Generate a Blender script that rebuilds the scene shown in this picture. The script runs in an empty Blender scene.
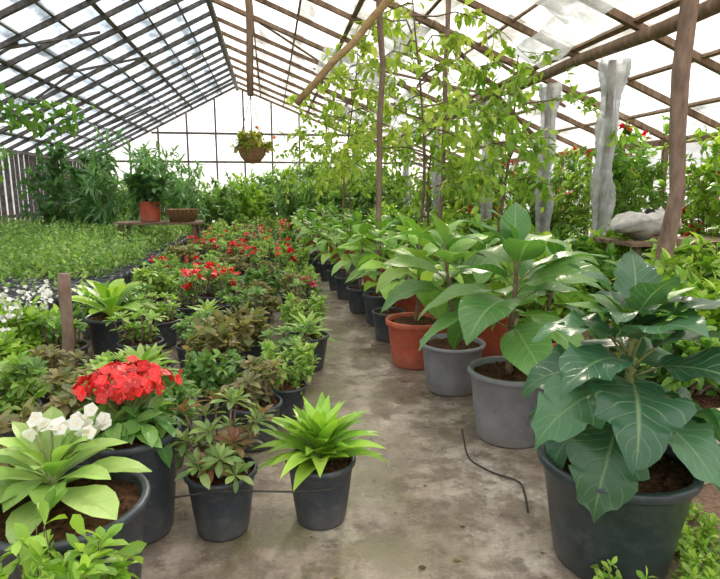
import bpy, math, numpy as np
from mathutils import Vector
S = bpy.context.scene
TAU = 2*math.pi
V = lambda *a: np.array(a, float)

# ------------------------------------------------------------------ materials
def newmat(name):
    m = bpy.data.materials.new(name); m.use_nodes = True
    nt = m.node_tree; nt.nodes.clear()
    out = nt.nodes.new('ShaderNodeOutputMaterial')
    return m, nt, out
def N(nt, t, **kw):
    n = nt.nodes.new(t)
    for k, v in kw.items():
        if k in n.inputs.keys(): n.inputs[k].default_value = v
        else: setattr(n, k, v)
    return n
def math_(nt, op, a, b=None, clamp=False):
    n = nt.nodes.new('ShaderNodeMath'); n.operation = op; n.use_clamp = clamp
    for i, x in enumerate((a, b)):
        if x is None: continue
        if isinstance(x, (int, float)): n.inputs[i].default_value = x
        else: nt.links.new(x, n.inputs[i])
    return n.outputs[0]
def mixc(nt, f, a, b, mode='MIX'):
    n = nt.nodes.new('ShaderNodeMix'); n.data_type = 'RGBA'; n.blend_type = mode
    for i, x in ((0, f), (6, a), (7, b)):
        if isinstance(x, (int, float)): n.inputs[i].default_value = x
        elif isinstance(x, tuple): n.inputs[i].default_value = (*x[:3], 1)
        else: nt.links.new(x, n.inputs[i])
    return n.outputs[2]
def ramp(nt, fac, stops):
    n = nt.nodes.new('ShaderNodeValToRGB'); cr = n.color_ramp
    while len(cr.elements) < len(stops): cr.elements.new(0.5)
    for e, (p, c) in zip(cr.elements, stops):
        e.position = p; e.color = (*c, 1) if len(c) == 3 else c
    nt.links.new(fac, n.inputs[0]); return n.outputs[0]
def noise(nt, scale, detail=4, rough=.6, coord=None):
    n = N(nt, 'ShaderNodeTexNoise'); n.inputs['Scale'].default_value = scale
    n.inputs['Detail'].default_value = detail; n.inputs['Roughness'].default_value = rough
    if coord is not None: nt.links.new(coord, n.inputs['Vector'])
    return n.outputs['Fac']

def leaf_mat(name, vein=.5, rough=.38, transl=.4, nv=9):
    m, nt, out = newmat(name); L = nt.links.new
    col = N(nt, 'ShaderNodeAttribute', attribute_name='Col').outputs['Color']
    uv = N(nt, 'ShaderNodeUVMap').outputs[0]
    sp = N(nt, 'ShaderNodeSeparateXYZ'); L(uv, sp.inputs[0])
    au = math_(nt, 'ABSOLUTE', math_(nt, 'SUBTRACT', sp.outputs[0], .5))
    mid = math_(nt, 'SUBTRACT', 1, math_(nt, 'MULTIPLY', au, 28), True)
    ph = math_(nt, 'SUBTRACT', math_(nt, 'MULTIPLY', sp.outputs[1], nv), math_(nt, 'MULTIPLY', au, 4.5))
    fr = math_(nt, 'ABSOLUTE', math_(nt, 'SUBTRACT', math_(nt, 'FRACT', ph), .5))
    side = math_(nt, 'SUBTRACT', 1, math_(nt, 'MULTIPLY', fr, 11), True)
    v = math_(nt, 'MAXIMUM', mid, math_(nt, 'MULTIPLY', side, .55))
    geo = N(nt, 'ShaderNodeNewGeometry')
    nz = noise(nt, 30, 3, .6, geo.outputs['Position'])
    c1 = mixc(nt, math_(nt, 'MULTIPLY', nz, .6), col, (.5, .68, .42), 'MULTIPLY')
    vc = mixc(nt, .65, col, (.62, .78, .35))
    c2 = mixc(nt, math_(nt, 'MULTIPLY', v, vein), c1, vc)
    bs = N(nt, 'ShaderNodeBsdfPrincipled'); L(c2, bs.inputs['Base Color'])
    bs.inputs['Roughness'].default_value = rough
    bs.inputs['Specular IOR Level'].default_value = .5
    bp = N(nt, 'ShaderNodeBump'); bp.inputs['Strength'].default_value = .45; bp.inputs['Distance'].default_value = .004
    L(math_(nt, 'SUBTRACT', v, math_(nt, 'MULTIPLY', nz, .8)), bp.inputs['Height']); bp.invert = True; L(bp.outputs[0], bs.inputs['Normal'])
    tr = N(nt, 'ShaderNodeBsdfTranslucent')
    L(mixc(nt, .5, c2, (.75, .95, .12), 'SOFT_LIGHT'), tr.inputs['Color'])
    mx = N(nt, 'ShaderNodeMixShader'); mx.inputs[0].default_value = transl
    L(bs.outputs[0], mx.inputs[1]); L(tr.outputs[0], mx.inputs[2]); L(mx.outputs[0], out.inputs[0])
    return m
LEAF = leaf_mat('leaf_veined', .42, .32, .35)
LEAFS = leaf_mat('leaf_small', .2, .40, .42, 4)

def petal_mat():
    m, nt, out = newmat('petal'); L = nt.links.new
    col = N(nt, 'ShaderNodeAttribute', attribute_name='Col').outputs['Color']
    bs = N(nt, 'ShaderNodeBsdfPrincipled'); L(col, bs.inputs['Base Color']); bs.inputs['Roughness'].default_value = .5
    tr = N(nt, 'ShaderNodeBsdfTranslucent'); L(col, tr.inputs['Color'])
    mx = N(nt, 'ShaderNodeMixShader'); mx.inputs[0].default_value = .25
    L(bs.outputs[0], mx.inputs[1]); L(tr.outputs[0], mx.inputs[2]); L(mx.outputs[0], out.inputs[0])
    return m
PETAL = petal_mat()
def wrap_mat():
    m, nt, out = newmat('torn_plastic_film'); L = nt.links.new
    P = N(nt, 'ShaderNodeNewGeometry').outputs['Position']
    f = noise(nt, 11, 7, .7, P)
    bs = N(nt, 'ShaderNodeBsdfPrincipled'); L(ramp(nt, f, [(.35, (.34, .35, .36)), (.65, (.78, .80, .82))]), bs.inputs['Base Color'])
    bs.inputs['Roughness'].default_value = .28
    tl = N(nt, 'ShaderNodeBsdfTranslucent'); tl.inputs[0].default_value = (.75, .78, .8, 1)
    tr = N(nt, 'ShaderNodeBsdfTransparent'); tr.inputs[0].default_value = (.9, .92, .94, 1)
    a = N(nt, 'ShaderNodeMixShader'); a.inputs[0].default_value = .4; L(bs.outputs[0], a.inputs[1]); L(tl.outputs[0], a.inputs[2])
    b = N(nt, 'ShaderNodeMixShader'); L(ramp(nt, noise(nt, 5, 5, .6, P), [(.4, (.12,)*3), (.65, (.55,)*3)]), b.inputs[0]); L(a.outputs[0], b.inputs[1]); L(tr.outputs[0], b.inputs[2])
    L(b.outputs[0], out.inputs[0]); return m
WRAP = wrap_mat()

def simple(name, c1, c2, scale=20, rough=.6, bump=.3, dist=.005, stretch=None, spec=.4, metal=0, dust=None):
    m, nt, out = newmat(name); L = nt.links.new
    tc = N(nt, 'ShaderNodeTexCoord').outputs['Object']; t0 = tc
    if stretch:
        mp = N(nt, 'ShaderNodeMapping'); L(tc, mp.inputs[0]); mp.inputs['Scale'].default_value = stretch; tc = mp.outputs[0]
    f = noise(nt, scale, 6, .65, tc)
    c = ramp(nt, f, [(.3, c1), (.7, c2)])
    if dust:
        d = noise(nt, 22, 8, .75, t0); sp = N(nt, 'ShaderNodeSeparateXYZ'); L(t0, sp.inputs[0])
        low = math_(nt, 'SUBTRACT', 1, math_(nt, 'MULTIPLY', sp.outputs[2], 9), True)
        k = math_(nt, 'ADD', ramp(nt, d, [(.48, (0,)*3), (.70, (.6,)*3)]), math_(nt, 'MULTIPLY', low, .4), True)
        c = mixc(nt, k, c, dust)
    bs = N(nt, 'ShaderNodeBsdfPrincipled'); L(c, bs.inputs['Base Color'])
    bs.inputs['Roughness'].default_value = rough; bs.inputs['Specular IOR Level'].default_value = spec
    bs.inputs['Metallic'].default_value = metal
    bp = N(nt, 'ShaderNodeBump'); bp.inputs['Strength'].default_value = bump; bp.inputs['Distance'].default_value = dist
    L(f, bp.inputs['Height']); L(bp.outputs[0], bs.inputs['Normal']); L(bs.outputs[0], out.inputs[0])
    return m
BLACK = simple('pot_dark_plastic', (.027, .034, .044), (.057, .067, .082), 9, .42, .15, dust=(.13, .12, .105))
GREEN_BLACK = simple('pot_greenblack_plastic', (.018, .028, .029), (.036, .050, .051), 7, .33, .15, dust=(.08, .088, .08))
GREY = simple('pot_grey_plastic', (.15, .15, .165), (.27, .27, .285), 8, .5, .15, dust=(.26, .23, .19))
TERRA = simple('pot_terracotta', (.38, .065, .035), (.58, .12, .06), 9, .6, .2, dust=(.45, .21, .14))
CREAM = simple('pot_cream', (.50, .43, .30), (.66, .60, .45), 6, .5, .2)
SOIL = simple('soil', (.024, .012, .007), (.17, .08, .045), 55, .95, 1.0, .02, spec=.1)
STEM = simple('green_stem', (.13, .16, .05), (.28, .30, .10), 40, .6)
BARK = simple('bark', (.09, .06, .04), (.26, .18, .12), 30, .85, .6, .01)
WOOD = simple('weathered_wood', (.10, .062, .04), (.30, .20, .13), 16, .85, .6, .01, (1, 1, .15))
WOODG = simple('grey_wood', (.055, .050, .048), (.20, .175, .16), 14, .85, .5, .01)
POLE = simple('rusty_pole', (.11, .065, .045), (.32, .22, .16), 18, .75, .5, .008, (1, 1, .3))
YWOOD = simple('yellowed_wood', (.22, .14, .06), (.42, .29, .13), 16, .8, .5, .01)
IRON = simple('dark_wire', (.015, .014, .013), (.05, .04, .035), 30, .5)
SACKM = simple('sack_cloth', (.35, .33, .30), (.62, .60, .57), 12, .8, .6, .02)
TAG = simple('dry_compost_top', (.24, .20, .16), (.42, .37, .32), 30, .9, .6, .01)
WICKER = simple('wicker', (.16, .08, .04), (.38, .22, .11), 60, .7, .8, .01)

def pane_mat(name, tint, diff, a, b, dirt, dark):
    m, nt, out = newmat(name); L = nt.links.new
    geo = N(nt, 'ShaderNodeNewGeometry').outputs['Position']
    col = N(nt, 'ShaderNodeAttribute', attribute_name='Col').outputs['Color']
    mp = N(nt, 'ShaderNodeMapping'); L(geo, mp.inputs[0]); mp.inputs['Scale'].default_value = (1, .45, 1)
    f = noise(nt, 2.6, 8, .72, mp.outputs[0])
    f2 = noise(nt, 14, 4, .6, geo); f3 = noise(nt, 5, 6, .7, mp.outputs[0])
    stain = ramp(nt, f3, [(.40, (dark, dark*.98, dark*.95)), (.60, (1, 1, 1))])
    tc = mixc(nt, 1.0, mixc(nt, 1.0, col, tint, 'MULTIPLY'), stain, 'MULTIPLY')
    tr = N(nt, 'ShaderNodeBsdfTransparent'); L(tc, tr.inputs[0])
    dc = mixc(nt, 1.0, diff, stain, 'MULTIPLY')
    df = N(nt, 'ShaderNodeBsdfDiffuse'); L(dc, df.inputs[0])
    tl = N(nt, 'ShaderNodeBsdfTranslucent'); L(dc, tl.inputs[0])
    m1 = N(nt, 'ShaderNodeMixShader'); m1.inputs[0].default_value = .75
    L(df.outputs[0], m1.inputs[1]); L(tl.outputs[0], m1.inputs[2])
    fac = math_(nt, 'ADD', ramp(nt, f, [(.35, (a,)*3), (.65, (b,)*3)]), math_(nt, 'MULTIPLY', f2, dirt), True)
    m2 = N(nt, 'ShaderNodeMixShader'); L(fac, m2.inputs[0])
    L(tr.outputs[0], m2.inputs[1]); L(m1.outputs[0], m2.inputs[2]); L(m2.outputs[0], out.inputs[0])
    return m
PANE_L = pane_mat('film_left', (.76, .83, .90), (.72, .78, .84), .35, .8, .12, .58)
PANE_R = pane_mat('film_right', (.84, .83, .80), (.84, .84, .82), .2, .85, .1, .62)
PANE_W = pane_mat('film_wall', (.88, .92, .92), (.8, .83, .82), .25, .7, .1, .72)

def floor_mat():
    m, nt, out = newmat('floor_concrete_and_soil'); L = nt.links.new
    P = N(nt, 'ShaderNodeNewGeometry').outputs['Position']
    sp = N(nt, 'ShaderNodeSeparateXYZ'); L(P, sp.inputs[0])
    n1 = noise(nt, 1.9, 8, .65, P); n2 = noise(nt, 5.5, 9, .72, P); n3 = noise(nt, 60, 4, .7, P); n4 = noise(nt, 3.1, 6, .6, P)
    n5 = noise(nt, 13, 7, .7, P); n6 = noise(nt, 3.3, 9, .7, P)
    base = ramp(nt, n1, [(.38, (.19, .145, .105)), (.5, (.36, .285, .215)), (.60, (.53, .45, .36))])
    base = mixc(nt, ramp(nt, n2, [(.44, (.8,)*3), (.56, (0,)*3)]), base, (.17, .125, .088))
    base = mixc(nt, ramp(nt, n6, [(.57, (0,)*3), (.64, (.7,)*3)]), base, (.15, .11, .08))
    base = mixc(nt, ramp(nt, n5, [(.38, (.7,)*3), (.48, (0,)*3)]), base, (.12, .09, .065))
    base = mixc(nt, .35, base, ramp(nt, n3, [(.3, (.25,)*3), (.7, (1,)*3)]), 'MULTIPLY')
    moss = math_(nt, 'MULTIPLY', ramp(nt, n4, [(.44, (0,)*3), (.56, (.7,)*3)]), math_(nt, 'SUBTRACT', 1, math_(nt, 'MULTIPLY', math_(nt, 'ABSOLUTE', math_(nt, 'SUBTRACT', sp.outputs[0], .1)), 2.0), True))
    base = mixc(nt, moss, base, (.14, .14, .045))
    soil = ramp(nt, n3, [(.3, (.07, .04, .024)), (.7, (.30, .19, .12))])
    wob = math_(nt, 'MULTIPLY', math_(nt, 'SUBTRACT', n2, .5), 1.1)
    xx = math_(nt, 'ADD', sp.outputs[0], wob)
    r = math_(nt, 'MULTIPLY', math_(nt, 'SUBTRACT', xx, .98), 5, True)
    l = math_(nt, 'MULTIPLY', math_(nt, 'SUBTRACT', -.85, xx), 5, True)
    k = math_(nt, 'MAXIMUM', r, l)
    c = mixc(nt, k, base, soil)
    bs = N(nt, 'ShaderNodeBsdfPrincipled'); L(c, bs.inputs['Base Color'])
    rr = ramp(nt, n1, [(.40, (.24,)*3), (.58, (.6,)*3)])
    L(math_(nt, 'MAXIMUM', rr, math_(nt, 'MULTIPLY', k, .9)), bs.inputs['Roughness'])
    bp = N(nt, 'ShaderNodeBump'); bp.inputs['Strength'].default_value = .4; bp.inputs['Distance'].default_value = .012
    L(math_(nt, 'ADD', n2, math_(nt, 'MULTIPLY', n3, .4)), bp.inputs['Height']); L(bp.outputs[0], bs.inputs['Normal'])
    L(bs.outputs[0], out.inputs[0]); return m
FLOOR = floor_mat()

# ------------------------------------------------------------------ mesh builder
def nrm(a):
    a = np.asarray(a, float); return a/np.maximum(np.linalg.norm(a, axis=-1, keepdims=True), 1e-9)
class MB:
    def __init__(s):
        s.v = []; s.f = []; s.uv = []; s.c = []; s.m = []; s.sm = []; s.n = 0; s.mats = []
    def mi(s, mat):
        if mat not in s.mats: s.mats.append(mat)
        return s.mats.index(mat)
    def add(s, v, f, mat, uv=None, c=None, smooth=True):
        v = np.asarray(v, float).reshape(-1, 3); f = np.asarray(f, int).reshape(-1, 4)
        s.v.append(v); s.f.append(f+s.n); s.n += len(v)
        s.uv.append(np.zeros((len(v), 2)) if uv is None else uv)
        if c is None: c = (1, 1, 1)
        c = np.asarray(c, float)
        s.c.append(np.broadcast_to(c, (len(v), 3)) if c.ndim == 1 else c)
        s.m.append(np.full(len(f), s.mi(mat))); s.sm.append(np.full(len(f), smooth))
    def leaves(s, T, O, D, U, Sc, C, mat):
        O = np.asarray(O, float).reshape(-1, 3); n = len(O)
        if n == 0: return
        D = nrm(np.broadcast_to(D, (n, 3))); U = np.broadcast_to(U, (n, 3)) + 1e-4*V(.3, .7, .2)
        X = nrm(np.cross(D, U)); Z = np.cross(X, D)
        Sc = np.asarray(Sc, float); Sc = np.broadcast_to(Sc.reshape(-1, 1) if Sc.ndim < 2 else Sc, (n, Sc.shape[1] if Sc.ndim == 2 else 1))
        if Sc.shape[1] == 1: Sc = np.repeat(Sc, 3, 1)
        tv, tf, tu = T; k = len(tv)
        P = (O[:, None] + (tv[None, :, 0]*Sc[:, 0:1])[..., None]*X[:, None] + (tv[None, :, 1]*Sc[:, 1:2])[..., None]*D[:, None]
             + (tv[None, :, 2]*Sc[:, 2:3])[..., None]*Z[:, None])
        F = tf[None] + (np.arange(n)*k)[:, None, None]
        C = np.broadcast_to(C, (n, 3))
        s.add(P.reshape(-1, 3), F.reshape(-1, 4), mat, np.tile(tu, (n, 1)), np.repeat(C, k, 0))
    def tube(s, pts, r, mat, n=6, c=None, cap=True):
        pts = np.asarray(pts, float); k = len(pts); r = np.broadcast_to(r, (k,)).astype(float)
        if cap:
            pts = np.vstack([pts[:1], pts, pts[-1:]]); r = np.concatenate([[1e-4], r, [1e-4]]); k += 2
        T = np.gradient(pts, axis=0); T = nrm(T)
        if cap: T[0] = T[1] = nrm(pts[2]-pts[1]); T[-1] = T[-2] = nrm(pts[-2]-pts[-3])
        ref = V(.31, .95, .02) if abs(T[k//2][1]) < .8 else V(.95, .05, .3)
        X = nrm(np.cross(T, ref)); Y = np.cross(T, X)
        a = np.linspace(0, TAU, n, endpoint=False)
        P = pts[:, None] + r[:, None, None]*(np.cos(a)[None, :, None]*X[:, None]+np.sin(a)[None, :, None]*Y[:, None])
        i = np.arange(k-1)[:, None]*n; j = np.arange(n)[None]; j2 = (j+1) % n
        F = np.stack([i+j, i+j2, i+n+j2, i+n+j], -1)
        s.add(P.reshape(-1, 3), F.reshape(-1, 4), mat, None, c)
    def lathe(s, prof, ctr, mat, n=32, smooth=True):
        prof = np.asarray(prof, float); k = len(prof); a = np.linspace(0, TAU, n, endpoint=False)
        P = np.stack([prof[:, 0:1]*np.cos(a), prof[:, 0:1]*np.sin(a), np.repeat(prof[:, 1:2], n, 1)], -1)+np.asarray(ctr, float)
        i = np.arange(k-1)[:, None]*n; j = np.arange(n)[None]; j2 = (j+1) % n
        F = np.stack([i+j, i+j2, i+n+j2, i+n+j], -1)
        s.add(P.reshape(-1, 3), F.reshape(-1, 4), mat, None, None, smooth)
    def beam(s, a, b, w, h, mat, up=(0, 0, 1), c=None):
        a = V(*a); b = V(*b); d = nrm(b-a); x = nrm(np.cross(d, V(*up)+1e-5)); z = np.cross(x, d)
        P = [p+x*sx*w/2+z*sz*h/2 for p in (a, b) for sx, sz in ((-1, -1), (1, -1), (1, 1), (-1, 1))]
        s.add(P, [(0, 1, 2, 3), (4, 7, 6, 5), (0, 4, 5, 1), (1, 5, 6, 2), (2, 6, 7, 3), (3, 7, 4, 0)], mat, None, c, False)
    def mesh(s, name):
        v = np.concatenate(s.v); f = np.concatenate(s.f); uv = np.concatenate(s.uv); c = np.concatenate(s.c)
        me = bpy.data.meshes.new(name)
        me.vertices.add(len(v)); me.vertices.foreach_set('co', v.astype(np.float32).ravel())
        me.loops.add(len(f)*4); me.loops.foreach_set('vertex_index', f.astype(np.int32).ravel())
        me.polygons.add(len(f)); me.polygons.foreach_set('loop_start', (np.arange(len(f))*4).astype(np.int32))
        me.update(calc_edges=True)
        me.polygons.foreach_set('material_index', np.concatenate(s.m).astype(np.int32))
        me.polygons.foreach_set('use_smooth', np.concatenate(s.sm))
        u = me.uv_layers.new(name='UVMap'); u.data.foreach_set('uv', uv[f.ravel()].astype(np.float32).ravel())
        at = me.color_attributes.new('Col', 'FLOAT_COLOR', 'POINT')
        at.data.foreach_set('color', np.hstack([c, np.ones((len(c), 1))]).astype(np.float32).ravel())
        for m in s.mats: me.materials.append(m)
        me.update(); return me
    def obj(s, name, loc=(0, 0, 0), rot=0):
        return place(s.mesh(name), name, loc, rot)
def place(me, name, loc, rot=0, sc=1):
    o = bpy.data.objects.new(name, me); S.collection.objects.link(o)
    o.location = loc; o.rotation_euler[2] = rot; o.scale = (sc,)*3; return o

def leafT(W=.4, nseg=6, cols=1, droop=.5, fold=.25, shape='ovate', wave=0., wf=3, lobes=0):
    t = np.linspace(0, 1, nseg+1)
    if shape == 'ovate': w = np.sin(math.pi*t**.75)**.85
    elif shape == 'obov': w = np.sin(math.pi*np.clip(t, 0, 1)**1.5)**.8*.95+.07*(1-t)
    elif shape == 'lance': w = np.sin(math.pi*t**.85)**.9*(1-.25*t)
    elif shape == 'round': w = np.sqrt(np.clip(1-(2*t-1)**2, 0, 1))**.8
    w = np.maximum(w, .02)*W/2
    if lobes: w = w*(1+.10*np.sin(t*TAU*lobes))
    ph = droop*t**1.2; dy = np.cos(ph); dz = -np.sin(ph)
    y = np.concatenate([[0], np.cumsum((dy[1:]+dy[:-1])/2)/nseg]); z = np.concatenate([[0], np.cumsum((dz[1:]+dz[:-1])/2)/nseg])
    us = np.linspace(-1, 1, 2*cols+1)
    P = []; U = []
    for i in range(nseg+1):
        for u in us:
            e = wave*math.sin(t[i]*wf*TAU+(0 if u > 0 else 1.3))*u*u
            P.append((u*w[i], y[i], z[i]+abs(u)*w[i]*fold+e)); U.append((u/2+.5, t[i]))
    k = 2*cols+1
    F = [(i*k+j, i*k+j+1, (i+1)*k+j+1, (i+1)*k+j) for i in range(nseg) for j in range(2*cols)]
    return np.array(P), np.array(F), np.array(U)
def pal(rng, n, c1, c2, var=.3):
    f = rng.random((n, 1))**1.2; c = V(*c1)*(1-f)+V(*c2)*f
    return c*(1+var*(rng.random((n, 1))-.5)*2)
G_DARK = ((.06, .17, .06), (.18, .33, .12)); G_MID = ((.10, .25, .04), (.30, .47, .09)); G_BR = ((.22, .42, .04), (.50, .66, .12))
G_BLUE = ((.035, .11, .055), (.10, .22, .11)); G_YEL = ((.34, .52, .05), (.68, .74, .15)); G_RED = ((.14, .15, .045), (.36, .12, .07))
RED = (.78, .02, .025); WHITE = (.86, .84, .8); PINK = (.85, .05, .15); ORANGE = (.85, .15, .05)

def pot(mb, r, h, mat, taper=.74, lip=.1, c=(0, 0, 0), n=32, lipw=1.06, seed=0):
    rb = r*taper; f = lambda z: rb+(r-rb)*z/h
    zl = h*(1-lip)
    prof = [(.001, .003), (rb*.96, .003), (rb, .012), (f(h*.4), h*.4), (f(zl), zl), (f(zl)+.001, zl+.001), (r*lipw-.003, zl+.002), (r*lipw, zl+.006),
            (r*lipw+.001, h-.005), (r*lipw-.003, h), (r*.97, h), (r*.95, h-.006), (r*.9, h*.7)]
    mb.lathe(prof, c, mat, n)
    rng = np.random.default_rng(seed+5)
    nr, na = 9, 28; rr = np.linspace(.002, r*.955, nr); a = np.linspace(0, TAU, na, endpoint=False)
    Z = h*.90+.012*h/.25*np.cos(rr/r*1.5)[:, None]+rng.normal(0, .006, (nr, na)); Z[0] = Z[0].mean()
    P = np.stack([rr[:, None]*np.cos(a), rr[:, None]*np.sin(a), Z], -1)+np.asarray(c, float)
    i = np.arange(nr-1)[:, None]*na; j = np.arange(na)[None]; j2 = (j+1) % na
    mb.add(P.reshape(-1, 3), np.stack([i+j, i+na+j, i+na+j2, i+j2], -1).reshape(-1, 4), SOIL)
    k = 34; O = np.stack([rng.normal(0, r*.5, k), rng.normal(0, r*.5, k), np.full(k, h*.92)], -1); O = O[np.hypot(O[:, 0], O[:, 1]) < r*.85]+np.asarray(c, float)
    for o in O: mb.tube([o+V(0, 0, -.004), o+rng.normal(0, .004, 3)+V(0, 0, .008)], [.008, .006], SOIL, 5)
    return h*.92

def flowers(mb, rng, P, Nn, L, k, c, T, cvar=.15, ctr=(.8, .6, .1)):
    P = np.asarray(P, float).reshape(-1, 3); n = len(P); Nn = nrm(np.broadcast_to(Nn, (n, 3)))
    A = nrm(np.cross(Nn, V(.3, .2, .9)+rng.normal(0, .3, (n, 3)))); B = np.cross(Nn, A)
    ph = rng.random(n)*TAU
    col = V(*c)*(1+cvar*(rng.random((n, 1))-.5)*2)
    for i in range(k):
        a = (ph+i*TAU/k)[:, None]; d = np.cos(a)*A+np.sin(a)*B+.35*Nn
        mb.leaves(T, P, d, Nn, L, col, PETAL)
    if ctr is not None:
        mb.leaves(PET_C, P+Nn*L*.25-A*L*.15, A, Nn, L*.3, np.tile(V(*ctr), (n, 1)), PETAL)
PET = leafT(.95, 3, 1, .5, -.1, 'round'); PET_C = leafT(1., 2, 1, 0, 0, 'round')
T_BIG = [leafT(.56, 12, 3, d, .22, 'ovate', w, f) for d, w, f in ((.9, .018, 2.5), (1.3, .022, 3.2), (.6, .016, 2), (1.6, .02, 2.7))]
T_LOB = [leafT(.66, 22, 3, d, .16, 'ovate', w, f, 5) for d, w, f in ((1.0, .05, 2.5), (1.5, .055, 3.4), (.7, .05, 2.2), (1.2, .055, 2.8))]
T_LAN = [leafT(.31, 7, 1, d, .45, 'lance') for d in (.3, .6, .9)]
T_OBO = [leafT(.42, 7, 2, d, .3, 'obov', .01, 2) for d in (.4, .8, 1.1)]
T_S = [leafT(.48, 4, 1, d, .3, 'ovate') for d in (.3, .8)]
T_SO = [leafT(.45, 4, 1, d, .3, 'obov') for d in (.2, .7)]
T_T = [leafT(.5, 2, 1, .4, .3, 'round')]
T_SL = [leafT(.22, 4, 1, d, .4, 'lance') for d in (.4, .9)]
T_CR = [leafT(.34, 5, 1, d, .35, 'obov') for d in (.3, .8)]
def lv(mb, rng, Ts, O, D, U, Sc, C, mat):
    O = np.asarray(O); n = len(O); pick = rng.integers(0, len(Ts), n)
    D = np.broadcast_to(D, (n, 3)); U = np.broadcast_to(U, (n, 3)); C = np.broadcast_to(C, (n, 3)); Sc = np.broadcast_to(np.asarray(Sc, float), (n,))
    for i, T in enumerate(Ts):
        k = pick == i
        if k.any(): mb.leaves(T, O[k], D[k], U[k], Sc[k], C[k], mat)
def rosette(mb, rng, c, n, L, e0, e1, Ts, pl, mat=LEAFS, axis=(0, 0, 1), r0=.01, lvar=.2, rise=.0):
    i = np.arange(n); a = i*2.39996+rng.random()*6; t = i/max(n-1, 1)
    e = e0+(e1-e0)*t+rng.normal(0, .1, n)
    ax = nrm(V(*axis)); X = nrm(np.cross(ax, V(.2, .9, .3))); Y = np.cross(ax, X)
    h = np.cos(a)[:, None]*X+np.sin(a)[:, None]*Y
    D = np.cos(e)[:, None]*h+np.sin(e)[:, None]*ax
    O = V(*c)+h*r0+ax*(rise*t)[:, None]
    U = ax*np.cos(e)[:, None]-h*np.sin(e)[:, None]
    Ls = L*(1-.35*t)*(1+rng.normal(0, lvar, n)*.6)
    lv(mb, rng, Ts, O, D, U, Ls, pal(rng, n, *pl), mat)

def bigleaf(mb, rng, z0, H, n, L, Ts, pl, lean=(0, 0), r=.011, e0=-.1, e1=1.1, t0=.45, pet=.28, stemmat=BARK, lsh=.45):
    k = 8; t = np.linspace(0, 1, k)
    pts = np.stack([lean[0]*t**1.5+.01*np.sin(t*5), lean[1]*t**1.5+.01*np.cos(t*4), z0-.03+(H+.03)*t], -1)
    mb.tube(pts, r*(1.15-.6*t), stemmat, 8)
    for i in range(n):
        f = i/(n-1); s = t0+(1-t0)*f
        o = np.array([np.interp(s, t, pts[:, j]) for j in range(3)])
        a = i*2.39996+rng.normal(0, .2); e = e0+(e1-e0)*f**1.3+rng.normal(0, .12)
        h = V(math.cos(a), math.sin(a), 0); Li = L*(1-lsh*f**2)*(1+rng.normal(0, .1))
        d0 = h*math.cos(e+.35)+V(0, 0, math.sin(e+.35)); d = h*math.cos(e)+V(0, 0, math.sin(e))
        q = o+d0*Li*pet
        mb.tube([o, o+d0*Li*pet*.5, q+d*.01], [.005, .004, .003], STEM, 5)
        U = V(0, 0, 1)*math.cos(e)-h*math.sin(e)+rng.normal(0, .22, 3)
        T = Ts[rng.integers(len(Ts))]
        mb.leaves(T, [q], [d], [U], [[Li*(.9+.25*rng.random()), Li, Li]], pal(rng, 1, *pl), LEAF)

def bush(mb, rng, H, R, nst, ntw, nlf, Ts, L, pl, flower=None, base=0., stem_r=.008, bot=.15, up=.35, flc=RED, fl=.02, nfl=30, twl=.35, c=(0, 0)):
    O = []; D = []; ends = []
    for i in range(nst):
        a = rng.random()*TAU; rr = R*math.sqrt(rng.random())
        h = V(math.cos(a), math.sin(a), 0); top = h*rr*.8+V(c[0], c[1], base+H*(.75+.25*rng.random())*math.sqrt(max(.1, 1-.5*(rr/R)**2)))
        b = h*rr*.25+V(c[0], c[1], base-.02); t = np.linspace(0, 1, 6)[:, None]
        pts = b*(1-t)+top*t+h*(R*.15*np.sin(t*math.pi))+rng.normal(0, .015, (6, 3))*np.sin(t*math.pi)
        mb.tube(pts, stem_r*(1.1-.8*t[:, 0]), BARK, 5, cap=False)
        for j in range(ntw):
            s = bot+(1-bot)*rng.random(); o = np.array([np.interp(s, t[:, 0], pts[:, q]) for q in range(3)])
            d = nrm(rng.normal(0, 1, 3)+V(0, 0, up)+h*.4); ln = R*twl*(.5+rng.random())
            e = o+d*ln; mb.tube([o, e], [stem_r*.4, stem_r*.2], STEM, 4, cap=False); ends.append(e)
            q = rng.random((nlf, 1)); O.append(o+(e-o)*q); D.append(nrm(d*.6+rng.normal(0, .7, (nlf, 3))+V(0, 0, .15)))
    O = np.concatenate(O); D = np.concatenate(D); n = len(O)
    lv(mb, rng, Ts, O, D, V(0, 0, 1)+rng.normal(0, .35, (n, 3)), L*(.7+.6*rng.random(n)), pal(rng, n, *pl), LEAFS)
    if flower:
        ends = np.array(ends); k = rng.choice(len(ends), min(nfl, len(ends)), replace=False)
        for _ in range(flower):
            flowers(mb, rng, ends[k]+rng.normal(0, fl*.8, (len(k), 3))+V(0, 0, fl*.6), V(0, 0, 1)+rng.normal(0, .5, (len(k), 3)), fl, 4, flc, PET)

# ------------------------------------------------------------------ floor + shell
RX, RZ, LX, LZ, EX, EZ, Y0, Y1 = -.85, 3.9, -5., 1.75, 5., 1.6, -2.2, 17.2
mb = MB()
g = 60; xs = np.linspace(-14, 14, g); ys = np.linspace(-6, 30, g)
P = np.stack(np.meshgrid(xs, ys), -1).reshape(-1, 2); P = np.hstack([P, np.zeros((len(P), 1))])
i = np.arange(g-1)[:, None]*g; j = np.arange(g-1)[None]
mb.add(P, np.stack([i+j, i+j+1, i+g+j+1, i+g+j], -1).reshape(-1, 4), FLOOR); mb.obj('floor')

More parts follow.
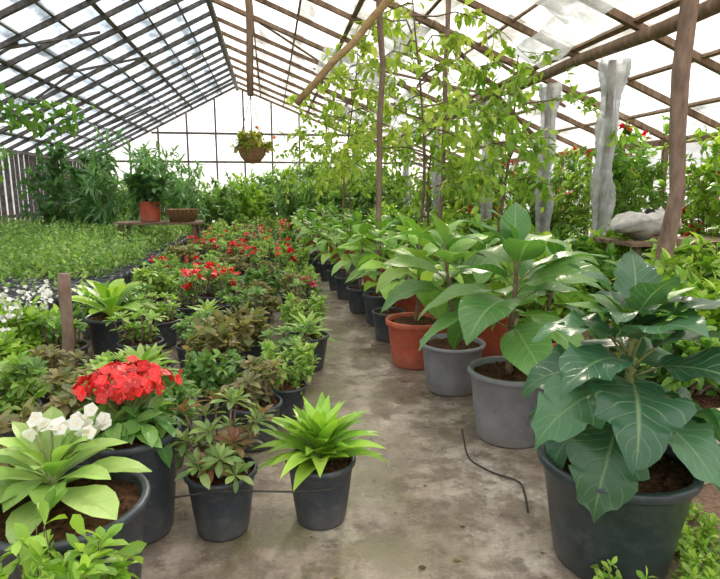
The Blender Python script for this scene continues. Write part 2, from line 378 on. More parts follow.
rng = np.random.default_rng(3)
def roof(name, ax, az, bx, bz, mat, wood, ns, ys, rw, rh, miss, v0, rot, tears=0):
    mb = MB(); a = V(ax, 0, az); b = V(bx, 0, bz); d = b-a; nn = nrm(np.cross(d, V(0, 1, 0)));
    if nn[2] < 0: nn = -nn
    for yi in range(len(ys)-1):
        for k in range(ns):
            if rng.random() < (.55 if ys[yi] < 1.5 else miss): continue      # panes thinned out at the unseen near end to let in sky light
            s0 = k/ns-.012*rng.random(); s1 = (k+1)/ns+.02+.02*rng.random()
            off = .03+.012*rng.random(); off2 = .05+.02*rng.random(); sk = rng.normal(0, .02)
            P = [a+d*s0+V(0, ys[yi]-.01+sk, 0)+nn*off, a+d*s0+V(0, ys[yi+1]+.01+sk, 0)+nn*(off+.01*rng.random()), a+d*s1+V(0, ys[yi+1]+.01, 0)+nn*off2, a+d*s1+V(0, ys[yi]-.01, 0)+nn*off2]
            v = v0+(1-v0)*rng.random()**.8
            mb.add(P, [(0, 1, 2, 3)], mat, None, (v, v, v*1.01), False)
    for q, y in enumerate(ys):
        j = rng.normal(0, .04, 2); w = rw*(1.7 if q % 3 == 0 else 1)*(.8+.4*rng.random())
        mb.beam(a+V(0, y+j[0], 0), b+V(0, y+j[1], 0), w, rh, wood, tuple(nn))
    for k in range(ns+1):
        p = a+d*k/ns
        for q in range(0, len(ys)-1, 3):
            y2 = ys[min(q+3, len(ys)-1)]
            mb.beam(p+V(0, ys[q], 0)+nn*(.02+rng.normal(0, .006)), p+V(0, y2, 0)+nn*(.02+rng.normal(0, .006)), .026*(.5+1.0*rng.random()) if k % 3 else .06, .03, wood, tuple(nn))
    for q in range(rot):
        y = rng.uniform(Y0+1, Y1-2); s = rng.uniform(.05, .6); e = s+rng.uniform(.2, .35)
        mb.beam(a+d*s+V(0, y, 0)-nn*.03, a+d*e+V(0, y+rng.uniform(-1.2, 1.2), 0)-nn*.03, .035, .03, wood, tuple(nn))
    for q in range(tears):      # strips of old film sagging under the purlins
        y = rng.uniform(3.5, 13); s = rng.uniform(.35, .85); n1 = 14; t = np.linspace(0, 1, n1); ln = rng.uniform(.8, 2.0); wd = rng.uniform(.15, .4)
        P = []
        for i_ in range(n1):
            for u in (-1, -.3, .3, 1):
                P.append(a+d*(s+u*wd/6)+V(0, y+ln*t[i_], 0)-nn*(.05+.12*math.sin(math.pi*t[i_])*(1+.3*u)+.03*math.sin(t[i_]*17+u*3)))
        F = [(i_*4+j_, i_*4+j_+1, i_*4+j_+5, i_*4+j_+4) for i_ in range(n1-1) for j_ in range(3)]
        mb.add(P, F, WRAP)
    return mb.obj(name)
roof('ceiling_left_slope', RX, RZ, LX, LZ, PANE_L, WOODG, 10, np.arange(Y0, Y1+.01, .62), .045, .06, .03, .45, 14)
roof('ceiling_right_slope', RX, RZ, EX, EZ, PANE_R, WOOD, 9, np.arange(Y0, Y1+.01, .97), .05, .06, .03, .55, 8, 12)
def beamobj(name, a, b, r, mat, n=10, wob=.012, k=9, seed=0):
    rg = np.random.default_rng(seed); t = np.linspace(0, 1, k)[:, None]; a = V(*a); b = V(*b)
    m = MB(); m.tube(a*(1-t)+b*t+rg.normal(0, wob, (k, 3))*np.sin(t*math.pi), r*(1+rg.normal(0, .07, k)), mat, n); return m.obj(name)
beamobj('ridge_beam', (RX, Y0, RZ-.05), (RX, Y1, RZ-.05), .05, WOODG, seed=1)
def sidewall(name, x, zt, wood, sp, seed):
    r = np.random.default_rng(seed); mb = MB(); y = Y0
    mb.add([(x, Y0, 0), (x, Y1, 0), (x, Y1, zt), (x, Y0, zt)], [(0, 1, 2, 3)], PANE_W, smooth=False)
    s = .05 if x < 0 else -.05
    while y < Y1:
        mb.beam((x+s, y, 0), (x+s+r.normal(0, .01), y+r.normal(0, .02), zt+.03), .05+.03*r.random(), .035, wood, (0, 1, 0)); y += sp*(.8+.4*r.random())
    for z in (.5, zt-.02): mb.beam((x+s*1.8, Y0, z), (x+s*1.8, Y1, z), .05, .06, wood)
    mb.obj(name)
sidewall('wall_left', LX, LZ, WOODG, .24, 1); sidewall('wall_right', EX, EZ, WOOD, .9, 2)
def gable(name, y, film=True):
    mb = MB()
    if film:
        mb.add([(LX, y, 0), (RX, y, 0), (RX, y, RZ), (LX, y, LZ)], [(0, 1, 2, 3)], PANE_W, smooth=False)
        mb.add([(RX, y, 0), (EX, y, 0), (EX, y, EZ), (RX, y, RZ)], [(0, 1, 2, 3)], PANE_W, smooth=False)
    for x in np.arange(LX+.3, EX, .8):
        if not film and -1.5 < x < 1.5: continue
        zt = LZ+(RZ-LZ)*(x-LX)/(RX-LX) if x < RX else RZ+(EZ-RZ)*(x-RX)/(EX-RX)
        mb.beam((x, y-.05, 0), (x, y-.05, zt), .05, .04, WOODG, (0, 1, 0))
    for z in ((.9, 1.8, 2.6) if film else (2.6,)):
        w = min(1, (RZ-z)/(RZ-1.7)); mb.beam((RX-4.1*w, y-.08, z), (RX+5.8*w, y-.08, z), .05, .06, WOODG)
    mb.obj(name)
gable('wall_back', Y1); gable('wall_front', Y0, False)  # front film left off, out of view, so more sky light enters

rz = lambda x: RZ+(EZ-RZ)*(x-RX)/(EX-RX)
beamobj('wooden_eave_beam', (3.1, Y0, 2.28), (3.1, Y1, 2.24), .055, WOOD, wob=.03, k=16, seed=2)
beamobj('timber_post', (2.26, 2.9, 0), (2.24, 2.92, rz(2.24)-.06), .045, POLE, seed=3)
beamobj('timber_post', (.92, 4.75, 0), (.90, 4.7, rz(.9)-.06), .025, POLE, seed=4)
beamobj('diagonal_brace', (.22, 4.55, 1.66), (1.42, 4.6, rz(1.42)-.06), .03, YWOOD, seed=5, wob=.008)
beamobj('hanging_timber', (-.14, 5, 1.78), (-.12, 5, rz(-.13)-.04), .03, WOOD, seed=6)
for k, (x, y, r) in enumerate([(3.14, 5.0, .085), (3.15, 6.2, .085), (3.15, 8, .08), (3.15, 10.5, .08), (3.15, 13, .08)]):
    rg = np.random.default_rng(40+k); m = MB(); kk = 70; t = np.linspace(0, 1, kk); na = 36; a = np.linspace(0, TAU, na, endpoint=False)
    m.tube([(x, y, 0), (x, y, 1.1), (x, y, 2.17)], .036, WOOD, 8)
    tt = t[:, None]; A = a[None]+.5*np.sin(tt*7+k)
    rad = r*(.92+.22*np.sin(A*4+tt*5)+.13*np.sin(A*7-tt*13)+.05*rg.normal(0, 1, (kk, na)))*(1+.55*np.clip((t-.85)*6, 0, 1)+.15*np.sin(t*21+k))[:, None]
    P = np.stack([x+.015*np.sin(tt*9)+rad*np.cos(a), y+rad*np.sin(a), .25+tt*1.92+0*rad], -1)
    P[:3, :, 2] += .12*np.sin(a*3+k)[None]
    i = np.arange(kk-1)[:, None]*na; j = np.arange(na)[None]; j2 = (j+1) % na
    m.add(P.reshape(-1, 3), np.stack([i+j, i+j2, i+na+j2, i+na+j], -1).reshape(-1, 4), WRAP)
    m.obj('plastic_wrapped_post')
beamobj('timber_post', (1.72, 5.6, 0), (1.75, 5.6, rz(1.75)-.06), .024, POLE, seed=8)
beamobj('wooden_stake', (-.97, 2.74, 0), (-.95, 2.74, .62), .026, POLE, seed=11, wob=.004)
beamobj('tie_beam', (1.6, 5.6, 2.6), (3.0, 6.2, 1.6), .025, WOOD, seed=22)

# ------------------------------------------------------------------ right row hero plants
rng = np.random.default_rng(21)
mb = MB(); z = pot(mb, .19, .30, GREEN_BLACK, .76, .09)
bigleaf(mb, rng, z, .37, 30, .265, T_LOB, G_BLUE, (.03, .0), .016, -.35, 1.1, .32, .32, STEM, .3)
rosette(mb, rng, (.03, 0, z+.37), 10, .18, .6, 1.3, T_BIG, ((.15, .34, .07), (.32, .50, .13)), LEAF)
mb.obj('potted_fig_plant', (.895, 1.27, 0), .6)
mb = MB(); z = pot(mb, .165, .29, GREY, .8, .08)
bigleaf(mb, rng, z, .47, 20, .34, T_BIG, ((.085, .23, .055), (.23, .41, .11)), (.03, -.02), .013, -.15, 1.2, .42, .25)
mb.obj('potted_rubber_plant', (.945, 2.05, 0), 2.2)
mb = MB(); z = pot(mb, .155, .25, GREY, .8, .08)
bigleaf(mb, rng, z, .5, 14, .31, T_BIG, ((.12, .29, .05), (.31, .50, .11)), (-.05, .02), .011, 0, 1.2, .5, .22)
mb.obj('potted_rubber_plant', (.885, 2.62, 0), .3)
def rowplant(seed, mat, r, h, H, n, L, plt):
    rg = np.random.default_rng(seed); mb = MB(); z = pot(mb, r, h, mat, .8, .12, n=24)
    bigleaf(mb, rg, z, H, n, L, T_BIG, plt, (rg.normal(0, .03), rg.normal(0, .03)), .010, -.1, 1.2, .45, .22)
    return mb.mesh('potted_leafy_plant')
PB = ((.18, .38, .045), (.42, .61, .12)); PM = ((.095, .26, .045), (.27, .46, .09))
rp = [rowplant(50, TERRA, .165, .27, .45, 14, .30, PB), rowplant(51, BLACK, .12, .22, .45, 14, .29, PB), rowplant(52, TERRA, .17, .27, .40, 13, .30, PM),
      rowplant(53, BLACK, .13, .24, .5, 15, .28, PB), rowplant(54, GREY, .14, .24, .5, 15, .28, PM)]
for k, x, y, ro, sc in [(0, .81, 3.06, .2, 1), (2, 1.27, 3.2, 1, 1), (1, .77, 3.62, 2, .9), (3, .80, 4.1, 3, .95), (2, 1.18, 3.75, 4, 1), (0, 1.1, 4.35, 5, .95), (1, .72, 4.5, 1, .95),
                        (3, .69, 5.1, 2, .9), (4, 1.15, 5.15, 0, .9), (1, .66, 5.6, 4, .9), (0, 1.08, 5.75, 2, .95), (3, .62, 6.2, 3, .85), (4, 1.0, 6.5, 1, .9), (1, .58, 6.8, 5, .8),
                        (2, 1.38, 2.6, 2.5, 1.0)]:
    place(rp[k], 'potted_leafy_plant', (x, y, 0), ro, sc)
y = 7.4; k = 0
while y < 15.5:
    place(rp[(k*3+1) % 5], 'potted_leafy_plant', (.56+rng.normal(0, .02), y, 0), k*1.7, .82); place(rp[(k*2) % 5], 'potted_leafy_plant', (1.0+rng.normal(0, .04), y+.2, 0), k*2.3, .9)
    y += .62; k += 1
def shrub(name, seed, **kw):
    rg = np.random.default_rng(seed); mb = MB(); bush(mb, rg, **kw); return mb.mesh(name)
sh_low = [shrub('low_shrub', 60, H=.6, R=.35, nst=12, ntw=9, nlf=12, Ts=T_S, L=.085, pl=G_MID), shrub('low_shrub', 61, H=.65, R=.36, nst=12, ntw=9, nlf=11, Ts=T_S, L=.10, pl=G_BR)]
for k in range(26):
    place(sh_low[k % 2], 'low_shrub', (1.75+.62*(k % 3)+rng.normal(0, .05), 2.3+.42*k+rng.normal(0, .05), 0), k*1.3, .9+.25*rng.random())
for x, y in ((1.75, 1.9), (2.5, 2.3), (2.9, 3.4), (3.6, 3.7)): place(sh_low[1], 'low_shrub', (x, y, 0), x*3, 1)
fh = [shrub('flowering_hedge_shrub', 70+i, H=1.85, R=.62, nst=16, ntw=13, nlf=12, Ts=T_S, L=.09, pl=G_BR if i else G_MID, flower=4, flc=RED, fl=.035, nfl=14, bot=.15) for i in range(2)]
for k in range(11):
    place(fh[k % 2], 'flowering_hedge_shrub', (3.9+.25*(k % 2)+rng.normal(0, .05), 3.6+.95*k, 0), k*1.1, .9+.12*rng.random())
def sparse_tree(name, seed, H, z0, nb, bl, pl, L, nlf, ntw=9):
    rg = np.random.default_rng(seed); mb = MB(); t = np.linspace(0, 1, 10)
    tr = np.stack([.10*np.sin(t*4), .08*np.cos(t*3)-.08, t*H], -1); mb.tube(tr, .02*(1.1-.8*t), BARK, 7)
    O = []; D = []
    for i in range(nb):
        s = z0/H+(1-z0/H)*(i/nb); o = np.array([np.interp(s, t, tr[:, q]) for q in range(3)]); a = i*2.4+rg.normal(0, .3)
        d = V(math.cos(a), math.sin(a), .25+.4*rg.random()); ln = bl*(.5+.7*rg.random()); q = np.linspace(0, 1, 7)[:, None]
        pts = o+d*ln*q-V(0, 0, 1)*.75*ln*q**2+rg.normal(0, .02, (7, 3)); mb.tube(pts, .008*(1.1-q[:, 0]), BARK, 5, cap=False)
        for j in range(ntw):
            w = .25+.75*rg.random(); p = np.array([np.interp(w, q[:, 0], pts[:, c]) for c in range(3)])
            dd = nrm(rg.normal(0, 1, 3)+V(0, 0, -.3)); l2 = .14+.2*rg.random(); mb.tube([p, p+dd*l2], [.004, .002], STEM, 4, cap=False)
            u = rg.random((nlf, 1)); O.append(p+dd*l2*u); D.append(nrm(dd*.5+rg.normal(0, .6, (nlf, 3))-V(0, 0, .45)))
    O = np.concatenate(O); D = np.concatenate(D); n = len(O)
    lv(mb, rg, T_S, O, D, V(0, 0, 1)+rg.normal(0, .5, (n, 3)), L*(.7+.6*rg.random(n)), pal(rg, n, *pl), LEAFS)
    return mb.mesh(name)
st = [sparse_tree('citrus_tree', 80, 2.75, 1.3, 15, 1.05, G_YEL, .10, 7), sparse_tree('citrus_tree', 81, 2.2, .9, 15, .95, G_BR, .095, 8)]
for k, x, y, ro, sc in [(0, 1.35, 5.3, 0, .98), (1, 2.15, 5.2, 1, 1), (0, 1.0, 7.6, 2, 1.02), (1, 2.2, 7.4, 3, 1.02), (1, 1.5, 10, 4, 1.1)]:
    place(st[k], 'citrus_tree', (x, y, 0), ro, sc)
FM = ((.15, .30, .08), (.36, .52, .17))  # far shrub greens lightened to stand in for distance haze
fb = [shrub('background_shrub', 90, H=1.5, R=.8, nst=16, ntw=12, nlf=12, Ts=T_S, L=.13, pl=FM), shrub('background_shrub', 91, H=1.4, R=.75, nst=14, ntw=12, nlf=14, Ts=T_SL, L=.2, pl=FM),
      shrub('background_shrub', 92, H=1.4, R=.8, nst=16, ntw=12, nlf=12, Ts=T_S, L=.12, pl=G_BR)]
for k, x, y, sc in [(0, -1.1, 12.2, .8), (2, -.5, 13.5, .95), (0, .9, 14.5, 1.25), (1, 1.7, 12.5, 1.2), (2, 2.2, 14.5, 1.3), (0, -1.8, 14.5, 1.0), (1, -.5, 15.6, 1.1), (0, .3, 15.6, 1.2), (2, 3.6, 15.3, 1.1),
                    (1, -3.1, 14, 1.0), (0, -3.9, 15, 1.0), (2, 1.5, 15.6, 1.2), (1, -4.0, 13.3, .8), (1, .95, 12.2, 1.05), (0, 2.0, 11.2, 1.0)]:
    place(fb[k], 'background_shrub', (x, y, 0), x*2+y, sc)
lt = [shrub('glossy_leaf_tree', 95, H=2.2, R=.8, nst=12, ntw=10, nlf=10, Ts=T_SL, L=.24, pl=((.15, .30, .14), (.32, .50, .23)), bot=.35), shrub('glossy_leaf_tree', 96, H=1.9, R=.7, nst=14, ntw=10, nlf=11, Ts=T_S, L=.14, pl=((.08, .2, .08), (.22, .38, .15)), bot=.35)]
for k, x, y, sc in [(0, -2.35, 9.7, .92), (1, -3.2, 9.9, .95), (0, -1.75, 10.9, .85), (1, -3.6, 11.6, .75)]:
    place(lt[k], 'glossy_leaf_tree', (x, y, 0), k+x, sc)
for sd_, A_, B_ in ((99, V(-4.3, 5.4, 1.75), V(-2.6, 8.5, 2.05)), (98, V(-4.3, 6.4, 1.6), V(-4.1, 9.5, 1.6))):
    mb = MB(); rg = np.random.default_rng(sd_); t = np.linspace(0, 1, 26)[:, None]
    pts = A_*(1-t)+B_*t+V(0, 0, 1)*(-.12*np.sin(t*9))+rg.normal(0, .03, (26, 3)); mb.tube(pts, .012, BARK, 5)
    O = np.repeat(pts, 24, 0)+rg.normal(0, .10, (26*24, 3)); lv(mb, rg, T_S, O, nrm(rg.normal(0, 1, O.shape)-V(0, 0, .4)), V(0, 0, 1)+rg.normal(0, .4, O.shape), .13*(.6+.7*rg.random(len(O))), pal(rg, len(O), *G_MID), LEAFS)
    mb.obj('climbing_vine')

# ------------------------------------------------------------------ seedling bed left
mb = MB(); rg = np.random.default_rng(110)
bx0, bx1, by0, by1 = -4.6, -1.42, 4.35, 12.2
mb.beam(((bx0+bx1)/2, by0+.45, .09), ((bx0+bx1)/2, by1, .09), bx1-bx0-.35, .18, SOIL)
def bag(x, y, r=.078, h=.24):
    mb.lathe([(.001, .002), (r*.9, .002), (r, h*.3), (r*.97, h*.8), (r*1.05, h), (r*.93, h-.004), (r*.9, h*.92), (.001, h*.93)], (x, y, 0), BLACK, 10)
    mb.lathe([(r*.9, h*.925), (r*.5, h*.95), (.001, h*.96)], (x, y, 0), SOIL if rg.random() < .6 else TAG, 8)
for x in np.arange(bx0, bx1, .165):
    for q in range(6): bag(x+rg.normal(0, .01), by0+q*.165+rg.normal(0, .01))
for y in np.arange(by0+.99, by1, .165):
    for q in range(2): bag(bx1-q*.165+rg.normal(0, .01), y)
n = 9500; cx = bx0+(bx1-bx0)*rg.random(n); cy = by0+.05+(by1-by0)*rg.random(n); hz = .21+.26*rg.random(n)**1.5+.06*np.sin(cx*2.1+1)*np.cos(cy*1.7)
keep = (cy > by0+.85+.15*np.sin(cx*5)) | (rg.random(n) < .12); keep &= ~((np.abs((cy % 1.4)-.1) < .07) & (cy > 5.6))
cx, cy, hz = cx[keep], cy[keep], hz[keep]; n = len(cx)
for q in range(7):
    O = np.stack([cx, cy, hz*(.72+.06*q)+.03], -1)+rg.normal(0, .02, (n, 3)); D = nrm(rg.normal(0, 1, (n, 3))+V(0, 0, .5))
    lv(mb, rg, T_T, O, D, V(0, 0, 1)+rg.normal(0, .3, (n, 3)), .052*(.7+.6*rg.random(n)), pal(rg, n, (.17, .35, .07), (.50, .64, .22)), LEAFS)
mb.obj('seedling_bed')

# ------------------------------------------------------------------ left field
def thorn(seed, pl, fl, flc, L=.055, mat=BLACK, nst=9, spread=.10, hgt=.12, fs=.018):
    rg = np.random.default_rng(seed); mb = MB(); z = pot(mb, .10, .17, mat, .78, .1, n=20, seed=seed)
    for i in range(nst):
        a = i*2.4+rg.normal(0, .4); sp = .02+spread*rg.random(); hh = .04+hgt*rg.random()
        b = V(.02*math.cos(a), .02*math.sin(a), z-.02); e = V(sp*math.cos(a), sp*math.sin(a), z+hh); m = (b+e)/2+V(.02*math.cos(a), .02*math.sin(a), -.01)
        mb.tube([b, m, e], [.007, .006, .005], BARK, 5)
        ax = nrm(e-m)
        rosette(mb, rg, e, 13, L, .1, 1.1, T_SO, pl, LEAFS, tuple(ax), .003)
        for q in (.4, .7): rosette(mb, rg, b+(e-b)*q, 5, L*.85, .1, .5, T_SO, pl, LEAFS, tuple(ax), .003)
        if rg.random() < fl:
            nn = 7; P = e+ax*L*.6+V(0, 0, .012)+rg.normal(0, .016, (nn, 3)); flowers(mb, rg, P, ax+rg.normal(0, .4, (nn, 3)), fs, 3, flc, PET, ctr=None)
    return mb.mesh('potted_crown_of_thorns')
PT = ((.12, .25, .06), (.34, .50, .15)); PT2 = ((.20, .22, .08), (.46, .32, .17)); PT3 = ((.25, .44, .07), (.58, .70, .22))
th = [thorn(120, PT, 0, RED, nst=12), thorn(121, PT2, .0, RED, nst=12), thorn(122, PT, .45, RED, fs=.021), thorn(123, PT3, .0, RED, nst=11), thorn(124, PT, .25, PINK, fs=.022), thorn(125, PT3, .45, ORANGE, fs=.019)]
def rosplant(seed, r, h, mat, n, L, e0, e1, Ts, pl, lm=LEAFS, rise=.03, **kw):
    rg = np.random.default_rng(seed); mb = MB(); z = pot(mb, r, h, mat, .76, .1, seed=seed)
    mb.tube([(0, 0, z-.03), (0, 0, z+rise)], [.012, .008], STEM, 6)
    rosette(mb, rg, (0, 0, z), n, L, e0, e1, Ts, pl, lm, rise=rise, **kw); return mb, z, rg
th.append(rosplant(145, .10, .17, BLACK, 26, .15, .2, 1.2, T_LAN, PT3, LEAFS, .05)[0].mesh('potted_foliage_plant'))
def small_bush(seed, pl, L, H):
    rg = np.random.default_rng(seed); mb = MB(); z = pot(mb, .10, .17, BLACK, .78, .1, n=20, seed=seed)
    bush(mb, rg, H=H, R=.15, nst=12, ntw=8, nlf=8, Ts=T_S, L=L, pl=pl, base=z, stem_r=.004); return mb.mesh('potted_bushy_plant')
th += [small_bush(146, PT, .05, .2), small_bush(147, PT2, .055, .17), small_bush(148, PT3, .045, .22)]
BL = rosplant(140, .12, .22, BLACK, 20, .25, .45, 1.25, T_OBO, G_BR, LEAF, .08)[0].mesh('potted_broadleaf_seedling')
RP = [(-.60, 4.05), (-.32, 4.12), (-.46, 4.42), (-.2, 5.8), (-.42, 6.3)]
y = 2.12
while y < 13.5:
    xmax = -.05 if y < 2.3 else (.10 if y < 2.8 else .22)
    sp = .315 if y < 3.6 else .30
    x = xmax-rng.random()*.04
    while x > -1.14:
        red = .0 if y < 4.5 else (.24 if 5.4 < y < 11 else .05)
        if rng.random() < red: k = rng.choice([2, 5], p=[.65, .35])
        else: k = rng.choice([0, 1, 3, 6, 7, 8, 9], p=[.24, .24, .12, .08, .10, .12, .10] if y < 4.5 else [.15, .06, .22, .17, .15, .05, .20])
        sc = .85+.35*rng.random()
        if not (abs(x+.96) < .14 and abs(y-2.74) < .15) and not (y > 3 and rng.random() < .08) and not any(math.hypot(x-a, y-b) < .2 for a, b in [(-.95, 3.45), (-.72, 5.4), (.24, 4.0)]+RP):
            place(th[k], th[k].name, (min(x+rng.normal(0, .02), xmax+.02), y+rng.normal(0, .025), 0), rng.random()*6, sc)
        x -= sp*(.9+.2*rng.random())
    y += sp
for i, (x, y) in enumerate(RP): place(th[2], 'potted_crown_of_thorns', (x, y, 0), i*1.3, 1.15)
place(th[4], 'potted_crown_of_thorns', (.24, 4.0, 0), 1, 1.15)
for x, y, sc in ((-.95, 3.45, 1.2), (-1.22, 4.0, .9), (-.72, 5.4, .8)): place(BL, 'potted_broadleaf_seedling', (x, y, 0), x, sc)
def whitebush(seed, nf):
    rg = np.random.default_rng(seed); mb = MB(); z = pot(mb, .13, .16, BLACK, .8, .1, n=20)
    bush(mb, rg, H=.20, R=.2, nst=16, ntw=9, nlf=9, Ts=T_S, L=.055, pl=G_BR, base=z, stem_r=.004, flower=0)
    for i in range(nf):
        p = V(rg.normal(0, .09), rg.normal(0, .09), z+.25+.06*rg.random()); mb.tube([p-V(0, 0, .15), p], [.002, .002], STEM, 4)
        P = p+rg.normal(0, 1, (26, 3))*V(.016, .016, .03)+V(0, 0, .01); flowers(mb, rg, P, rg.normal(0, 1, (26, 3))+V(0, 0, .8), .012, 4, WHITE, PET, ctr=None)
    return mb.mesh('potted_white_flowering_plant')
wb = [whitebush(130, 4), whitebush(131, 1), whitebush(132, 3)]
k = 0
for y in (2.3, 2.65, 3.0, 3.3):
    for x in (-1.32, -1.70, -2.08, -2.46):
        if x < -.75-.52*y: continue
        place(wb[(k*2+(k > 3)) % 3], 'potted_white_flowering_plant', (x+rng.normal(0, .03), y+rng.normal(0, .03), 0), k, .95+.15*rng.random()); k += 1

# ------------------------------------------------------------------ foreground left pots
mb, z, rg = rosplant(150, .100, .20, BLACK, 54, .215, .38, 1.35, T_LAN, ((.25, .46, .04), (.52, .70, .11)), LEAF, .06)
mb.obj('potted_bright_green_plant', (.13, 1.585, 0), .4)
mb = MB(); rg = np.random.default_rng(151); z = pot(mb, .100, .195, BLACK, .76, .1, seed=3)
for i in range(22):
    a = i*2.4; s_ = .02+.10*rg.random(); e = V(s_*math.cos(a), s_*math.sin(a), z+.04+.18*rg.random()); b = V(.02*math.cos(a), .02*math.sin(a), z-.02)
    mb.tube([b, (b+e)/2, e], [.005, .004, .003], BARK, 5)
    rosette(mb, rg, e, 13, .066, 0, 1.2, T_CR, ((.14, .24, .07), (.37, .45, .14)) if i % 3 else G_RED, LEAF, (math.cos(a)*.4, math.sin(a)*.4, 1), .003)
mb.obj('potted_croton', (-.165, 1.575, 0))
mb = MB(); rg = np.random.default_rng(152); z = pot(mb, .135, .32, BLACK, .78, .07, seed=4)
for i in range(9):
    a = i*TAU/9; e = V(.06*math.cos(a), .06*math.sin(a), z+.06); mb.tube([(.01*math.cos(a), .01*math.sin(a), z-.02), e], [.008, .006], STEM, 6)
    rosette(mb, rg, e, 9, .135, .0, 1.0, T_CR, ((.10, .27, .06), (.30, .48, .12)), LEAF, (math.cos(a)*.6, math.sin(a)*.6, 1), .005)
k = 150; i = np.arange(k); ph = np.arccos(1-.8*(i+.5)/k); th_ = i*2.39996
Nn = np.stack([np.sin(ph)*np.cos(th_), np.sin(ph)*np.sin(th_), np.cos(ph)], -1); P = V(.0, -.01, z+.15)+Nn*V(.118, .112, .06)*(1+rg.normal(0, .10, (k, 1)))
for p in P[::3]: mb.tube([V(0, 0, z+.05), p-V(0, 0, .005)], [.004, .002], STEM, 4, cap=False)
flowers(mb, rg, P, Nn+rg.normal(0, .4, (k, 3)), .018, 4, (.70, .030, .027), PET, .45, (.7, .2, .12))
mb.obj('potted_red_ixora', (-.42, 1.61, 0))
mb = MB(); rg = np.random.default_rng(153); z = pot(mb, .165, .31, BLACK, .8, .07, seed=7)
rosette(mb, rg, (-.04, .03, z+.03), 30, .20, .15, 1.2, T_OBO, ((.27, .46, .08), (.56, .70, .24)), LEAF, rise=.07)
mb.tube([(-.04, .03, z-.02), (-.04, .03, z+.10)], [.014, .009], STEM, 7)
for dx, dy, dz in ((-.03, .03, .18), (.045, .03, .175), (.02, .08, .185), (-.08, .06, .18), (.07, .06, .17)):
    p = V(dx, dy, z+dz); mb.tube([(-.04, .03, z+.07), p], [.004, .003], STEM, 5)
    P = p+rg.normal(0, .013, (5, 3)); flowers(mb, rg, P, rg.normal(0, .5, (5, 3))+V(0, -.5, .8), .018, 5, (.74, .72, .62), PET, .12, (.85, .6, .15))
mb.obj('potted_white_crown_of_thorns', (-.47, 1.25, 0))
mb = MB(); bush(mb, np.random.default_rng(154), H=.44, R=.15, nst=18, ntw=8, nlf=8, Ts=T_SO, L=.045, pl=G_BR, stem_r=.003, bot=.4); mb.obj('leafy_weed', (-.41, .98, 0))
for x, y, k, s in ((-.72, 2.0, 1, 1.15), (-1.0, 2.15, 0, 1.2), (-.74, 1.64, 8, 1.05), (-.42, 2.0, 7, 1.0)):
    place(th[k], th[k].name, (x, y, 0), x*5, s)

# ------------------------------------------------------------------ details
mb = MB(); t = np.linspace(0, 1, 14)
mb.tube(np.stack([-.30+.47*t, 1.462-.01*np.sin(t*3), .175+.012*np.sin(t*5)], -1), .003, IRON, 6); mb.obj('wire_rod')
mb = MB(); t = np.linspace(0, 1, 24)[:, None]; ctl = np.array([(.70, 1.93, .10), (.70, 1.86, .012), (.75, 1.76, .008), (.83, 1.68, .008), (.80, 1.58, .008), (.77, 1.50, .008)])
pts = np.array([[np.interp(q, np.linspace(0, 1, 6), ctl[:, c]) for c in range(3)] for q in t[:, 0]]); pts[1:-1] = (pts[:-2]+pts[1:-1]+pts[2:])/3
mb.tube(pts, .0035, IRON, 7); mb.obj('irrigation_hose')
mb = MB(); bush(mb, np.random.default_rng(155), H=.12, R=.13, nst=12, ntw=5, nlf=9, Ts=T_SO, L=.028, pl=G_BR, stem_r=.002); me = mb.mesh('ground_weed')
for x, y, s in ((.93, 1.01, 1), (.80, 1.03, .9), (1.06, 1.1, .8), (1.2, 1.35, .7), (1.14, 1.22, .8)): place(me, 'ground_weed', (x, y, 0), x*9, s)
mb = MB(); z = pot(mb, .2, .3, CREAM, .8, .1); bush(mb, np.random.default_rng(156), H=.35, R=.2, nst=9, ntw=6, nlf=9, Ts=T_S, L=.07, pl=G_MID, base=z); mb.obj('cream_planter', (1.42, 1.72, 0))
mb = MB(); mb.lathe([(.001, -.10), (.06, -.09), (.10, -.04), (.12, .02), (.13, .03), (.115, .03), (.10, .0), (.001, .0)], (0, 0, 0), WICKER, 20)
for i in range(4): mb.tube([(.12*math.cos(i*TAU/4), .12*math.sin(i*TAU/4), .03), (0, 0, .46)], .003, IRON, 4)
bush(mb, np.random.default_rng(157), H=.14, R=.19, nst=14, ntw=5, nlf=8, Ts=T_S, L=.06, pl=((.25, .36, .06), (.55, .4, .1)), stem_r=.003, flower=1, flc=ORANGE, fl=.02, nfl=20, base=.0)
mb.obj('hanging_basket', (-.14, 5, 1.32))
mb = MB()
for i in range(5): mb.beam((-2.1, 8.0+i*.11, .55), (-.95, 8.0+i*.11, .55), .1, .03, WOOD)
for x in (-2.0, -1.05):
    for yy in (8.02, 8.42): mb.beam((x, yy, 0), (x, yy, .54), .05, .05, WOOD, (0, 1, 0))
mb.obj('wooden_bench')
mb = MB(); z = pot(mb, .15, .28, TERRA, .85, .12); bush(mb, np.random.default_rng(158), H=.5, R=.3, nst=12, ntw=7, nlf=9, Ts=T_S, L=.11, pl=G_DARK, base=z); mb.obj('potted_patio_plant', (-1.65, 8.2, .566))
mb = MB(); mb.lathe([(.001, 0), (.16, 0), (.22, .16), (.235, .17), (.215, .17), (.15, .02), (.001, .02)], (0, 0, 0), WICKER, 24)
for a in np.linspace(0, TAU, 24, endpoint=False): mb.tube([(.163*math.cos(a), .163*math.sin(a), .0), (.226*math.cos(a), .226*math.sin(a), .165)], .006, WICKER, 4)
mb.obj('wicker_basket', (-1.22, 8.2, .567))
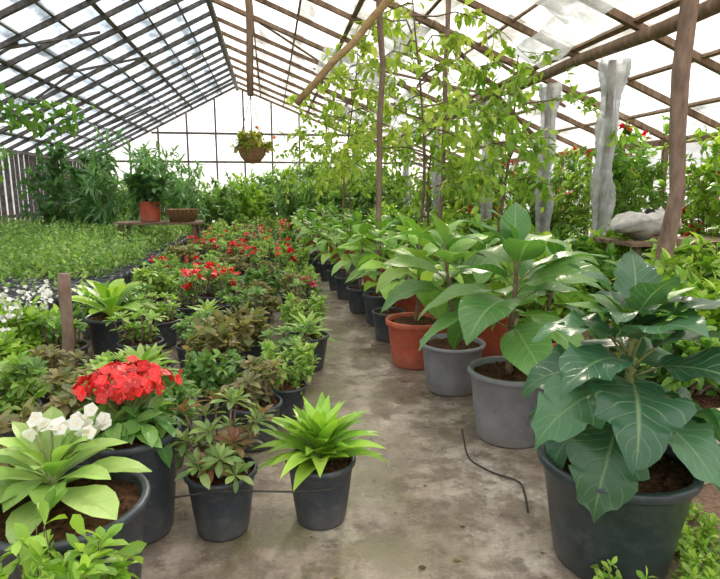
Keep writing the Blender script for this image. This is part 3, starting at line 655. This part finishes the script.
def sack(x, y, z, s, seed):
    rg = np.random.default_rng(seed); a = np.linspace(0, 1, 12); prof = np.stack([.22*np.sin(math.pi*np.clip(a, .02, .98))**.45, a*.2], -1); m = MB(); m.lathe(prof, (0, 0, 0), SACKM, 24)
    v = m.v[0]; v *= V(1.5, .9, 1); v += rg.normal(0, .008, v.shape)+.02*np.sin(v[:, [1, 2, 0]]*25); v[:, 2] -= v[:, 2].min(); o = m.obj('filled_sack', (x, y, z), s); return o
mb = MB()
for i in range(4): mb.beam((2.75, 4.0+i*.14, .58), (3.85, 4.0+i*.14, .58), .12, .03, WOOD)
for x in (2.85, 3.75):
    for yy in (4.02, 4.4): mb.beam((x, yy, 0), (x, yy, .57), .05, .05, WOOD, (0, 1, 0))
mb.obj('potting_table'); sack(3.05, 4.2, .60, .2, 1)
mb = MB(); rg = np.random.default_rng(160); n = 110; O = np.stack([.05+.75*rg.random(n), .9+6*rg.random(n)**1.3, np.full(n, .004)], -1)
lv(mb, rg, T_S, O, nrm(rg.normal(0, 1, (n, 3))*V(1, 1, .05)), V(0, 0, 1)+rg.normal(0, .15, (n, 3)), .018*(.6+rg.random(n)), pal(rg, n, (.16, .09, .04), (.35, .28, .08)), LEAFS); mb.obj('fallen_leaves')

# ------------------------------------------------------------------ light
sd = nrm(V(.30, 1, .62))
sun = bpy.data.lights.new('sun', 'SUN'); sun.energy = 9.0; sun.angle = math.radians(6); sun.color = (1, .91, .77)
so = bpy.data.objects.new('sun', sun); S.collection.objects.link(so); so.rotation_euler = Vector(sd).to_track_quat('Z', 'Y').to_euler(); so.location = (3, 8, 8)
# CIE-style overcast sky: zenith about three times brighter than the horizon, plus hazy aureole round the sun
w = bpy.data.worlds.new('sky'); S.world = w; w.use_nodes = True; nt = w.node_tree; nt.nodes.clear()
out = nt.nodes.new('ShaderNodeOutputWorld'); bg = nt.nodes.new('ShaderNodeBackground'); tc = nt.nodes.new('ShaderNodeTexCoord')
dp = nt.nodes.new('ShaderNodeVectorMath'); dp.operation = 'DOT_PRODUCT'; nt.links.new(tc.outputs['Generated'], dp.inputs[0]); dp.inputs[1].default_value = tuple(sd)
sp = nt.nodes.new('ShaderNodeSeparateXYZ'); nt.links.new(tc.outputs['Generated'], sp.inputs[0])
zz = math_(nt, 'MAXIMUM', sp.outputs[2], 0)
gl = math_(nt, 'POWER', math_(nt, 'MAXIMUM', dp.outputs['Value'], 0), 14)
nt.links.new(mixc(nt, gl, (.96, .97, .99), (1.0, .92, .78)), bg.inputs[0])
st_ = math_(nt, 'MULTIPLY', math_(nt, 'ADD', 1, math_(nt, 'MULTIPLY', zz, 2.6)), .86)
nt.links.new(math_(nt, 'ADD', st_, math_(nt, 'MULTIPLY', gl, 1.8)), bg.inputs[1]); nt.links.new(bg.outputs[0], out.inputs[0])

cam = bpy.data.cameras.new('camera'); cam.lens = 28; cam.sensor_width = 36; cam.clip_start = .05
co = bpy.data.objects.new('camera', cam); S.collection.objects.link(co); S.camera = co
co.location = (0, 0, 1); co.rotation_euler = (math.radians(90-10.08), 0, math.radians(-9))
S.view_settings.view_transform = 'Standard'; S.view_settings.look = 'None'; S.view_settings.exposure = .3
